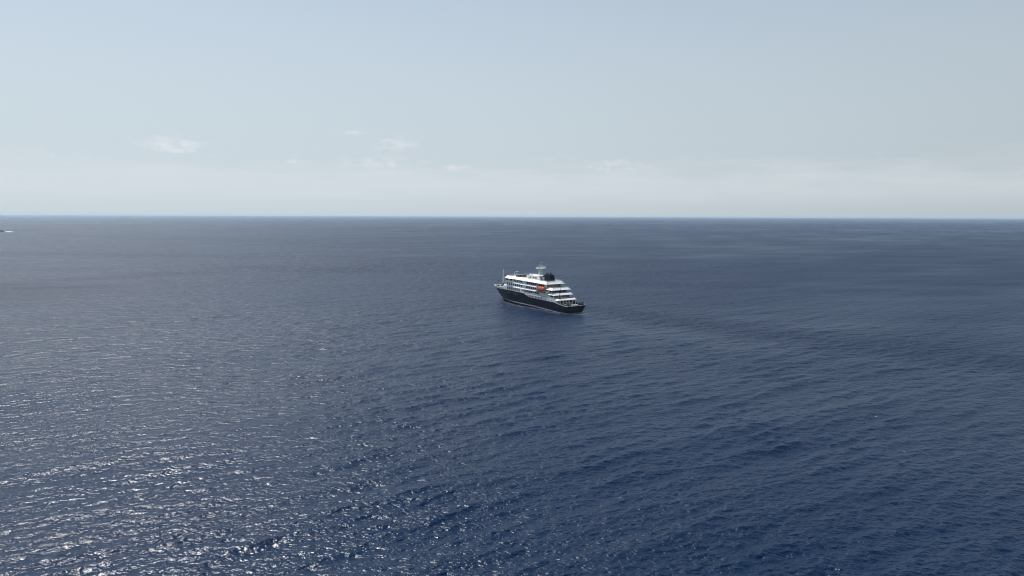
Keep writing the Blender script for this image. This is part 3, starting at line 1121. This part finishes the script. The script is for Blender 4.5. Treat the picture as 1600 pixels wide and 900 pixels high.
canister((40.6, 8.1, 10.2), 'white life raft canister forward of its twin on the promenade deck')
canister((37.4, 8.1, 10.2), 'white life raft canister beside its twin, nearer the orange lifeboat')
canister((36.9, 8.6, 13.0), 'white life raft canister at the forward end of the lifeboat recess')
canister((23.2, 8.5, 12.9), 'white life raft canister just astern of and below the orange lifeboat', R(90))

# black day shapes
def ball(loc, label):
    e = bpy.data.objects.new('day_shape', None)
    m_ = MB()
    n = 10
    rings_ = []
    for k in range(7):
        t = -math.pi / 2 + math.pi * (k + 0.001) / 6.002
        rings_.append([(0.42 * math.cos(t) * math.cos(2 * math.pi * i / n), 0.42 * math.cos(t) * math.sin(2 * math.pi * i / n), 0.42 * math.sin(t)) for i in range(n)])
    m_.loft(rings_)
    m_.bar((0, 0, 0.40), (0, 0, 0.62), 0.05)
    o = m_.build('day_shape', M['rubber'])
    o.matrix_world = SHIP_M @ Matrix.Translation(loc)
    bpy.data.objects.remove(e)
    tag(o, label, 'day shape', 'black ball day shapes on the fore stays')
    return o


BALL_A = (101.6, 0.0, 14.2)
BALL_B = (91.6, 0.0, 19.0)
ball(BALL_A, 'black ball hoisted on the stay between bow and foremast')
ball(BALL_B, 'black ball hanging abaft the foremast above the fore deck')

# ------------------------------------------------------------------ rocky point at the left edge of the view
def rocky_point():
    rng = np.random.default_rng(5)
    cx, cy_ = -1910.0, 2577.0
    tdir = Vector((0.80, 0.60))            # across the view, to the right
    ndir = Vector((-0.60, 0.80))
    m_ = MB()
    nu, nv = 46, 12
    Lp = 150.0
    ps = []
    for i in range(nu + 1):
        t = i / nu
        s = -Lp * (1 - t)                       # 0 at the tip
        prof = 14.0 * (1 - t) ** 0.3 + 0.2
        wid = 6 + 46 * (1 - t) ** 0.7
        for j in range(nv + 1):
            v = j / nv * 2 - 1
            jag = rng.uniform(0.62, 1.12)
            z = prof * (1 - abs(v) ** 1.6) * jag - 1.2 * abs(v) - (0.9 if i == nu else 0)
            p = tdir * (s + rng.uniform(-1.5, 1.5)) + ndir * (v * wid + rng.uniform(-1.5, 1.5))
            ps.append((p.x, p.y, z))
    fs = [(i * (nv + 1) + j, i * (nv + 1) + j + 1, (i + 1) * (nv + 1) + j + 1, (i + 1) * (nv + 1) + j) for i in range(nu) for j in range(nv)]
    m_.add(ps, fs)
    o = m_.build('rocky_point', M['rock'])
    o.location = (cx, cy_, 0)
    tag(o, 'dark rocky point low on the water at the left edge', 'rock')
    # surf breaking off the tip
    m_ = MB()
    ps = []
    nu, nv = 40, 10
    for i in range(nu + 1):
        t = i / nu
        for j in range(nv + 1):
            v = j / nv * 2 - 1
            hgt = 2.7 * math.sin(math.pi * min(1, t * 1.05 + 0.03)) ** 0.5 * (1 - v * v) * rng.uniform(0.7, 1.15) - 0.5
            p = tdir * (-1 + 31 * t) + ndir * (v * 7 * (1 - 0.5 * t) + rng.uniform(-0.6, 0.6))
            ps.append((p.x, p.y, hgt))
    m_.add(ps, [(i * (nv + 1) + j, i * (nv + 1) + j + 1, (i + 1) * (nv + 1) + j + 1, (i + 1) * (nv + 1) + j) for i in range(nu) for j in range(nv)])
    w = m_.build('breaking_surf', M['foam'], None, True)
    w.location = (cx, cy_, 0)
    tag(w, 'white surf breaking off the tip of the dark rocky point', 'surf', kind='stuff')


rocky_point()
